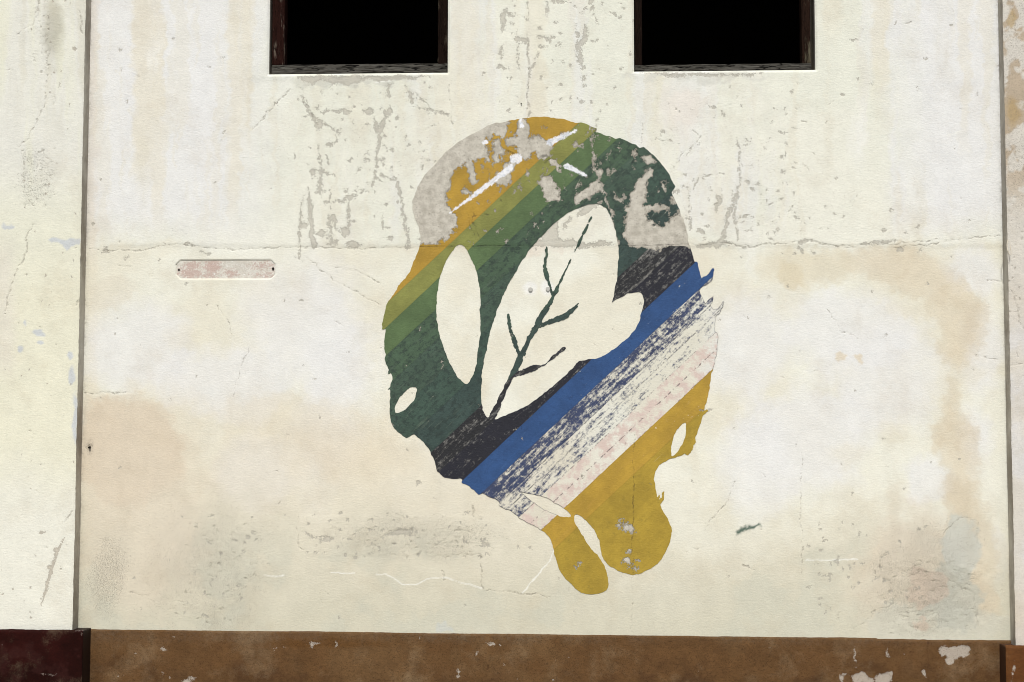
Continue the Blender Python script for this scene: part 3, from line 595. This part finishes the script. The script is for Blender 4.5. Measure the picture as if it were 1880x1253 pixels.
# flanking walls
def pier(side):
    left = side < 0
    t = thing('wall_pier', 'cream wall pier left of the mural bay, cracked, over a glossy dark maroon base' if left else 'narrow strip of mottled beige wall pier at the right edge, over a brown base', 'wall pier', ((xl - 2.5) if left else (xr + 2.5), -.1, 0), 'wall piers flanking the recessed bay')
    if left:
        xe = at(138, 900, -PROUD)[0]; xo = xe - 5.0; fl = at(-30, 600, -PROUD)[0]; xs_ = axis(xo, xe, fl, xe, .0055, .15)
    else:
        xe = at(1859.5, 900, -PROUD)[0]; xo = xe + 5.0; fh = at(1905, 600, -PROUD)[0]; xs_ = axis(xe, xo, xe, fh, .0055, .15)
    zt = at(60, 1154, -PROUD)[1] if left else at(1870, 1184, -PROUD)[1]
    zs_ = axis(zt - .06, ztop, zt - .06, at(940, -20)[1], .0055, .12)
    def ed(X, Y, Z, px, py):
        e = (np.abs(X - xe) < 1e-6)
        j = .0035 * fbm(Z * 333, 0 * Z, 120, 51) + .003 * fbm(Z * 333, 0 * Z, 12, 52) + .003*np.clip(fbm(Z * 333, 0 * Z, 6, 53),0,1)
        rnd = sm(.012, 0, np.abs(X - xe)); return X - side * 0 + j * rnd * 1.4, Y + .004 * rnd, Z
    sheet('plaster', xs_, zs_, -PROUD, leftf if left else rightf, t, M_pier if left else M_rpier, (), ed)
    # return face into the bay
    n = 420; zz = np.linspace(zt - .05, ztop, n); dd = np.array([0, .25, .5, .75, 1.0]); v, f, tn = [], [], []
    j = .0035 * fbm(zz * 333, 0 * zz, 120, 51) + .003 * fbm(zz * 333, 0 * zz, 12, 52) + .003*np.clip(fbm(zz * 333, 0 * zz, 6, 53),0,1)
    for i in range(n):
        for d in dd: v.append((xe + 1.4 * j[i] * (1 - d) - side * 0, -PROUD + .004 + d * (PROUD + .01), zz[i]))
    for i in range(n - 1):
        for k in range(4):
            q = [i * 5 + k, i * 5 + k + 1, i * 5 + k + 6, i * 5 + k + 5]; f.append(q if left else q[::-1])
    me = bpy.data.meshes.new('return_face'); me.from_pydata(v, [], f); me.update(); put('return_face', me, M_ret, t, True)
    # base block
    bx = at(151, 1200, -PROUD - .045)[0] if left else at(1847, 1200, -PROUD - .03)[0]; pr = PROUD + (.045 if left else .03)
    ax = axis(xo, bx, fl, bx, .0055, .15) if left else axis(bx, xo, bx, fh, .0055, .15)
    def pf(px, py):
        if left:
            T, P = plinth_t(px, py, '1f0906', '2b0e0b', '150504', [(148, 1156, 5, 1), (150, 1160, 1, 4), (5, 1184, 1, 1), (90, 1238, 6, .8)], 60)
            T = paint(T, lin('351c19'), sm(.05, .2, fbm(px, py, 26, 61)), .5); P = np.where(P > -30, P, -40)
        else:
            T, P = plinth_t(px, py, '5f3c1f', '6c4526', '432612', [(1860, 1228, 1.5, 5), (1860, 1240, 1.5, 7), (1859, 1252, 1.5, 4), (1861, 1216, 1, 2)], 70)
            T = paint(T, lin('8b6a50'), sm(1186, 1176, py + 8 * fbm(px, py, 14, 71)), .8)
        return dict(h=.003 * fbm(px, py, 50, 63) + .0015 * fbm(px, py, 14, 64), tint=T, peel=P, crack=none(px, py), grit=.3 + 0 * px, grime_mask=0 * px)
    def pe(X, Y, Z, px, py):
        t_ = Z / Z.max(); tp = zt + (.004 * fbm(X * 333, 0 * X, 40, 65) + .004 * fbm(X * 333, 0 * X, 8, 66)); r_ = sm(.010, 0, np.abs(X - bx))
        return X + r_ * .003 * fbm(Z * 333, 0 * Z, 14, 67), Y + .008 * sm(.975, 1, t_) + .004 * r_, t_ * tp
    m_ = M_mar if left else M_plinth
    b = sheet('plinth', ax, axis(0, zt, .15, zt, .0055, .04), -pr, pf, t, m_, (), pe)
    m_ret = M_marret if left else M_brret
    lo, hi = (bx, .0) if left else (bx, 0)
    if left: box('plinth_core', xo, bx - .0005, -pr + .006, .05, 0, zt - .008, mat=m_ret, parent=t, bev=.003)
    else: box('plinth_core', bx + .0005, xo, -pr + .006, .05, 0, zt - .008, mat=m_ret, parent=t, bev=.003)
    if left: box('wall_core', xo, xe - .012, -PROUD + .012, .30, zt - .05, ztop, mat=M_dark, parent=t)
    else: box('wall_core', xe + .012, xo, -PROUD + .012, .30, zt - .05, ztop, mat=M_dark, parent=t)
    return t, xe
M_ret = NT('shaded_return_paint'); M_ret = M_ret.out(M_ret.mix(M_ret.step(M_ret.noise(5, 6, .7, M_ret.map((1, 1, .5))), .35, .65), col('c2bdb0'), col('958d80')), .9, M_ret.noise(90, 5, .7), .003)  # greyer than the pier front: the return's shade is mixed into its colour
M_marret = NT('maroon_return'); M_marret = M_marret.out(col('1c0b08'), .6)
M_brret = NT('brown_return'); M_brret = M_brret.out(M_brret.mix(M_brret.noise(30), col('4a2d16'), col('3a2210')), .8)
pl_, xel = pier(-1); pr_, xer = pier(1)
x, z = at(1845, 455, -.06)
M_wire = NT('pale_cord'); M_wire = M_wire.out(col('cfc7b4'), .8)
xw = xer - .006
cord = tube('cord_loop', [(xw + .004, -.10, z + .04), (xw - .004, -.106, z + .012), (xw - .005, -.114, z - .02), (xw + .004, -.118, z - .045), (xw + .012, -.118, z - .048), (xw + .014, -.116, z - .03), (xw + .010, -.112, z + .01)], .0022, M_wire, None)
cord['label'] = 'short pale cord loop stuck in the corner joint beside the right pier'; cord['category'] = 'cord'

# ------------------------------------------------------------------ mural: a plain abstract ring of diagonal paint stripes
OUTER = spline([(800, 300), (880, 240), (990, 216), (1085, 236), (1180, 276), (1236, 345), (1268, 430), (1290, 520), (1316, 600), (1308, 690), (1288, 770), (1262, 830), (1205, 858), (1208, 915), (1234, 975), (1205, 1035), (1158, 1056), (1112, 1030),
                (1092, 975), (1056, 945), (1068, 985), (1108, 1040), (1112, 1082), (1068, 1088), (1030, 1050), (1006, 985), (950, 948), (885, 916), (850, 888), (805, 880), (780, 825), (725, 775), (722, 700), (702, 640), (712, 560), (752, 500), (772, 440), (757, 375)])
def leaf(cx, cy, L, w, ang, bend=0.0):
    ca, sa = math.cos(ang), math.sin(ang); P = []
    for t in np.linspace(0, 2 * math.pi, 49)[:-1]:
        u = L * math.cos(t); v = w * math.sin(t) * (1 - .32 * abs(math.cos(t)) ** 3 + .12 * math.cos(t)) + bend * (1 - math.cos(t) ** 2)
        P.append((cx + u * ca - v * sa, cy + u * sa + v * ca))
    return P
CUTS = [leaf(1000, 572, 222, 92, -1.08, 12), leaf(850, 578, 128, 40, -1.62, -8), leaf(1118, 600, 84, 33, -.80, 6), leaf(1000, 925, 52, 9, .45), leaf(1246, 806, 34, 9, -1.2), leaf(745, 735, 30, 12, -.9)]
VEINS = [([(900, 775), (955, 655), (1015, 545), (1085, 400)], [7, 6, 4, 1]), ([(955, 655), (935, 600), (930, 560)], [4, 3, 1]), ([(985, 600), (1040, 580), (1075, 545)], [4, 3, 1]), ([(1015, 545), (1000, 490), (1004, 450)], [4, 3, 1]),
         ([(940, 690), (1000, 670), (1035, 640)], [4, 3, 1])]
SX, SY = .684, .730
STR = [(0, 892, 'AB8A33', .04, 0), (892, 924, '838646', .02, 0), (924, 962, '566C46', .02, 0), (962, 1004, '465C47', .02, 0), (1004, 1052, '425648', .03, 0), (1052, 1100, '3D5247', .06, 0), (1100, 1148, '384A45', .12, 0),
       (1148, 1184, '222326', .34, 1), (1184, 1225, '1f2029', .26, 1), (1225, 1266, '2C4D7C', .10, 0), (1266, 1302, '38425F', .38, 2), (1302, 1345, '3B4460', .56, 2), (1345, 1390, '6A5F68', .93, 3), (1390, 1432, 'AE8E35', .08, 0), (1432, 2500, 'A48B32', .03, 0)]
def stripe_mat(k, hexc, wear, kind):
    t = NT('mural_paint'); base = col(hexc)
    rot = t.map((1, 1, 1), (0, R(43), 0))
    mp = t.n('ShaderNodeMapping'); t.put(mp.inputs['Vector'], rot); mp.inputs['Scale'].default_value = (2.0, 1, 16); mp = mp.outputs[0]
    n1 = t.noise(6, 5, .6); n2 = t.noise(3.2, 6, .65, mp); n3 = t.noise(70, 5, .7); n4 = t.noise(28, 6, .75)
    c = t.mix(t.step(n1, .3, .7), tuple(v * .86 for v in base[:3]) + (1,), tuple(min(1, v * 1.16) for v in base[:3]) + (1,))
    if kind == 0 and k in (4, 5, 6, 3): c = t.mix(t.math('MULTIPLY', t.step(t.math('ADD', n4, t.math('MULTIPLY', n2, .5)), .70, .86), .75), c, col('26322f')); c = t.mix(t.math('MULTIPLY', t.step(n2, .55, .68), .4), c, col('6b7d6c'))
    if k == 9: c = t.mix(t.math('MULTIPLY', t.step(n4, .5, .68), .5), c, col('1c355c')); c = t.mix(t.math('MULTIPLY', t.step(n2, .55, .7), .35), c, col('4a6ea0'))
    if k in (1, 2, 14): c = t.mix(t.math('MULTIPLY', t.step(n4, .52, .7), .3), c, col('5d5a2c' if k != 2 else '3f5538'))
    if k in (0, 13): c = t.mix(t.math('MULTIPLY', t.step(n2, .5, .7), .4), c, col('C29C4A'))
    c = t.mix(t.math('MULTIPLY', t.step(n2, .42, .6), .22), c, tuple(v * .72 for v in base[:3]) + (1,))
    c = t.mix(t.math('MULTIPLY', t.step(n3, .55, .75), .25), c, tuple(min(1, v * 1.5 + .03) for v in base[:3]) + (1,))
    c = t.mix(t.math('MULTIPLY', t.step(t.noise(9, 6, .75), .45, .62), .22), c, tuple(v * .6 for v in base[:3]) + (1,))
    cream = t.attr('tint', True)
    if kind == 3: cream = t.mix(t.step(t.noise(14, 5, .7), .42, .6), cream, col('D6C4B9'))
    comb = t.math('ADD', t.math('MULTIPLY', n2, .42), t.math('ADD', t.math('MULTIPLY', n4, .36), t.math('MULTIPLY', n3, .22)))
    thr = t.math('SUBTRACT', .5 + .17 * (1 - 2 * wear), t.math('MULTIPLY', t.attr('wear'), .07 if kind != 1 else .05))
    wm = t.step(comb, t.math('SUBTRACT', thr, (.025 if kind < 1 else .06)), t.math('ADD', thr, (.03 if kind < 1 else .06)))
    c = t.mix(t.math('MULTIPLY', wm, .55 if kind == 1 else .9), c, cream if kind != 1 else t.mix(.6, cream, col('5d5e66')))
    if kind in (1, 2, 3):
        ed = t.step(t.math('ADD', t.attr('rim'), t.math('MULTIPLY', n4, 3.0)), 3.2, 1.6); c = t.mix(t.math('MULTIPLY', ed, .6), c, col('2b2e3c'))
        lv = t.step(t.attr('seam'), 1.5, .5); c = t.mix(t.math('MULTIPLY', t.math('MULTIPLY', lv, t.step(n4, .5, .56)), .75), c, col('25262e'))
    else:
        lv = t.step(t.attr('seam'), 2.0, .3); c = t.mix(t.math('MULTIPLY', lv, .3), c, tuple(v * .6 for v in base[:3]) + (1,))
    # fine scratches along the brush direction, grey primer where it has flaked off, white scrape
    sc = t.n('ShaderNodeMapping'); t.put(sc.inputs['Vector'], rot); sc.inputs['Scale'].default_value = (1.2, 1, 60)
    ss = t.math('MULTIPLY', t.step(t.noise(4, 3, .5, sc.outputs[0]), .70, .74), t.step(n1, .45, .6)); c = t.mix(t.math('MULTIPLY', ss, .5 if kind else .3), c, col('C9C4B0'))
    pk = t.math('ADD', t.attr('peel'), t.math('ADD', t.math('MULTIPLY', t.math('SUBTRACT', t.noise(38, 6, .7), .5), 12.0), t.math('MULTIPLY', t.math('SUBTRACT', t.noise(160, 2, .5), .5), 6.0)))
    pm = t.step(pk, -.5, .6); pb = t.mix(t.step(t.noise(22, 6, .75), .35, .68), col('C8C4B7'), col('A9A497')); pb = t.mix(t.step(t.noise(120, 3, .7), .58, .7), pb, col('8f8a7e')); pe = t.math('SUBTRACT', pm, t.step(pk, .8, 3.4)); c = t.mix(pm, c, pb); c = t.mix(t.math('MULTIPLY', pe, .5), c, col('5d584c'))  # darker rim around each flake is its edge shadow, put into the colour
    wk = t.step(t.math('ADD', t.attr('scrape'), t.math('MULTIPLY', t.math('SUBTRACT', t.noise(60, 5, .8), .5), 15.0)), -.8, 1.2); c = t.mix(t.math('MULTIPLY', wk, .93), c, t.mix(t.step(n4, .45, .65), col('EDEFF2'), col('BFC6CF')))
    ck = t.step(t.math('ADD', t.attr('crack'), t.math('MULTIPLY', t.math('SUBTRACT', t.noise(45, 4, .6), .5), 4.0)), -.9, .9); c = t.mix(t.math('MULTIPLY', ck, .55), c, col('24221f'))
    wide = t.map((1, 1, 2.2)); h = t.math('ADD', t.math('MULTIPLY', t.noise(55, 5, .65, wide), 1.1), t.math('MULTIPLY', n3, .5))
    h = t.math('SUBTRACT', h, t.math('MULTIPLY', pm, 1.1)); h = t.math('SUBTRACT', h, t.math('ADD', t.math('MULTIPLY', wm, .3), ck))
    return t.out(c, .72 if kind == 0 else .66, h, .0016, .9, .35)
mural = thing('mural', 'faded mural of diagonal mustard, green, black and blue paint stripes on the wall', 'mural', (0, 0, 0))
def build_mural():
    mx0, mz1 = at(660, 190); mx1, mz0 = at(1350, 1115); st = .0062
    xs_ = np.arange(mx0, mx1, st); zs_ = np.arange(mz0, mz1, st); X, Z = np.meshgrid(xs_, zs_); px, py = to_px(X, 0.0, Z)
    s = SX * px + SY * py; S = sdf(px, py, OUTER); rr = np.random.RandomState(3)
    for (lo, hi, *_) in STR[:-2]:                       # brush strokes stop a little short of, or past, each other
        S = S + rr.uniform(-9, 8) * sm(lo - 2, lo + 2, s) * sm(hi + 2, hi - 2, s)
    BR = Field(px, py, -99)                              # bristle ends and splashes running off the stripes
    for q in range(46):
        ox, oy = OUTER[rr.randint(len(OUTER))]
        if oy < 460 or (ox > 900 and oy > 930): continue
        sg = -1 if ox < 1000 else 1; a = R(43) + rr.uniform(-.35, .35); L_ = rr.uniform(8, 44); w_ = rr.uniform(3, 8)
        ax_, ay_ = ox - sg * 10 * math.cos(a), oy + sg * 10 * math.sin(a); BR.line([(ax_, ay_), (ax_ + sg * L_ * .6 * math.cos(a), ay_ - sg * L_ * .6 * math.sin(a)), (ax_ + sg * L_ * math.cos(a + .2), ay_ - sg * L_ * math.sin(a + .2))], [w_, w_ * .6, .4], 60)
    S = np.maximum(S, BR.f)
    for d in CUTS: S = np.minimum(S, -sdf(px, py, d))
    VF = Field(px, py, -99)
    for p_, r_ in VEINS: VF.line(p_, r_, 60)
    S = np.maximum(S, VF.f)
    S = S + 7 * fbm(px, py, 34, 95) + 3.4 * fbm(px, py, 8, 97) + sm(800, 1100, px) * 0
    pk = peel_mural(px, py); pk = np.where(py > 452 + 5 * fbm(px, py, 20, 98), np.minimum(pk, np.where(py > 600, pk, pk - 6)), pk)
    scr = Field(px, py).line([(826, 392), (880, 352), (938, 308)], [1, 4.5, 5.5]).line([(1010, 262), (1058, 240)], [6, 2.5]).line([(952, 205), (958, 232)], [1, 4]).ell(948, 292, 12, 9).ell(892, 262, 7, 4).line([(1040, 306), (1075, 322)], [5, 3]).f
    cr = cracks_main(px, py); K = Field(px, py, -40).line([(930, 276), (945, 284)], 1.4).line([(996, 288), (1003, 287)], 2.5).line([(1000, 300), (1008, 294)], .8).line([(770, 453), (905, 452), (1160, 452), (1272, 449)], .2).line([(870, 395), (868, 380)], .3).f; cr = np.maximum(cr, K)
    wear = np.clip(sm(950, 1250, px) * .35 + 1.2 * fbm(px, py, 120, 99) + sm(1290, 1300, s) * 0 - .1 * sm(950, 800, px), -.6, .8)
    sub = np.minimum(np.abs(s - 1170), np.minimum(np.abs(s - 1320), np.abs(s - 1368)))
    bounds = [b[1] for b in STR[:-1]]; sd = np.full(px.shape, 99.0)
    for b in bounds: sd = np.minimum(sd, np.abs(s - b))
    sd = np.minimum(sd, sub)
    Y = -(relief(px, py) + .0022); T = tint_main(px, py)
    A = np.concatenate([np.stack([X, Y, Z, S, s, pk, scr, cr, wear, sd], -1), T], -1)   # everything a vertex carries
    for k, (lo, hi, hx, wr, kind) in enumerate(STR):
        wob = lo + 1.2 * fbm(px, py, 50, 120 + k) * (k > 0); wob2 = hi + 1.2 * fbm(px, py, 50, 121 + k)
        G = np.stack([S, s - wob, wob2 - s], -1); m = G.min(-1)
        c4 = np.stack([m[:-1, :-1], m[:-1, 1:], m[1:, 1:], m[1:, :-1]], -1); full = (c4 > 0).all(-1); part_ = (c4.max(-1) > -6) & ~full
        verts, faces, idx = [], [], {}
        def vid(key, val):
            if key not in idx: idx[key] = len(verts); verts.append(val)
            return idx[key]
        for j, i in zip(*np.nonzero(full)):
            faces.append([vid((j, i), A[j, i]), vid((j, i + 1), A[j, i + 1]), vid((j + 1, i + 1), A[j + 1, i + 1]), vid((j + 1, i), A[j + 1, i])])
        for j, i in zip(*np.nonzero(part_)):
            P = [np.concatenate([A[a], G[a]]) for a in ((j, i), (j, i + 1), (j + 1, i + 1), (j + 1, i))]
            for q in range(3):
                out = []
                for a in range(len(P)):
                    u, v = P[a], P[(a + 1) % len(P)]; fu, fv = u[13 + q], v[13 + q]
                    if fu > 0: out.append(u)
                    if (fu > 0) != (fv > 0): out.append(u + (v - u) * (fu / (fu - fv)))
                P = out
                if len(P) < 3: break
            if len(P) >= 3:
                ids = []
                for u in P:
                    gi, gj = (u[0] - mx0) / st, (u[2] - mz0) / st
                    d_ = vid((int(round(gj)), int(round(gi))) if abs(gi - round(gi)) < 1e-3 and abs(gj - round(gj)) < 1e-3 else (round(u[0], 5), round(u[2], 5), 'c'), u[:13])
                    if d_ not in ids: ids.append(d_)
                if len(ids) >= 3: faces.append(ids)
        if not faces: continue
        V = np.array(verts); par = list(range(len(V)))
        def find(a):
            while par[a] != a: par[a] = par[par[a]]; a = par[a]
            return a
        for f_ in faces:
            ra = find(f_[0])
            for b_ in f_[1:]: par[find(b_)] = ra
        groups = {}
        for f_ in faces: groups.setdefault(find(f_[0]), []).append(f_)
        M_s = stripe_mat(k, hx, wr, kind)
        for fs in groups.values():
            if len(fs) < 14: continue
            used = sorted({v for f_ in fs for v in f_}); mp_ = {v: n for n, v in enumerate(used)}; U = V[used]
            me = bpy.data.meshes.new('stripe'); me.from_pydata(U[:, :3].tolist(), [], [[mp_[v] for v in f_] for f_ in fs]); me.update()
            attrs(me, dict(rim=U[:, 3], peel=U[:, 5], scrape=U[:, 6], crack=U[:, 7], wear=U[:, 8], seam=U[:, 9], tint=U[:, 10:13]))
            o = put('stripe', me, M_s, mural, True)
            o['label'] = ('mustard stripe with grey primer showing', 'olive stripe', 'light green stripe', 'mid green stripe', 'dull green stripe', 'dark green stripe', 'grey-green stripe', 'scratched black stripe', 'blue-black stripe', 'bright blue stripe', 'worn slate blue stripe', 'half rubbed navy stripe', 'almost bare pinkish cream stripe', 'brushy pale mustard stripe', 'mustard stripe with two lobes')[k]
build_mural()

# ------------------------------------------------------------------ ground in front of the wall
def struct(name, o): o['kind'] = 'structure'; return o
M_pav = NT('pavement_concrete'); M_pav = M_pav.out(M_pav.mix(M_pav.noise(3, 6, .7), col('a39c90'), col('857f74')), .9, M_pav.noise(60, 5, .7), .004)
M_asp = NT('asphalt'); M_asp = M_asp.out(M_asp.mix(M_asp.noise(8, 6, .7), col('454442'), col('37363a')), .9, M_asp.noise(150, 4, .7), .006)
M_kerb = NT('kerb_stone'); M_kerb = M_kerb.out(M_kerb.mix(M_kerb.noise(9, 6, .7), col('9a958b'), col('7b776e')), .9, M_kerb.noise(70), .004)
struct('', box('pavement', -14, 14, -3.0, .05, -.2, 0, M_pav)); struct('', box('kerb', -14, 14, -3.16, -3.002, -.3, .0, M_kerb, bev=.012))
g = struct('', box('road', -14, 14, -12, -3.17, -.32, -.13, M_asp)); g = struct('', box('ground', -300, 300, -300, 300, -.6, -.33, M_kerb))
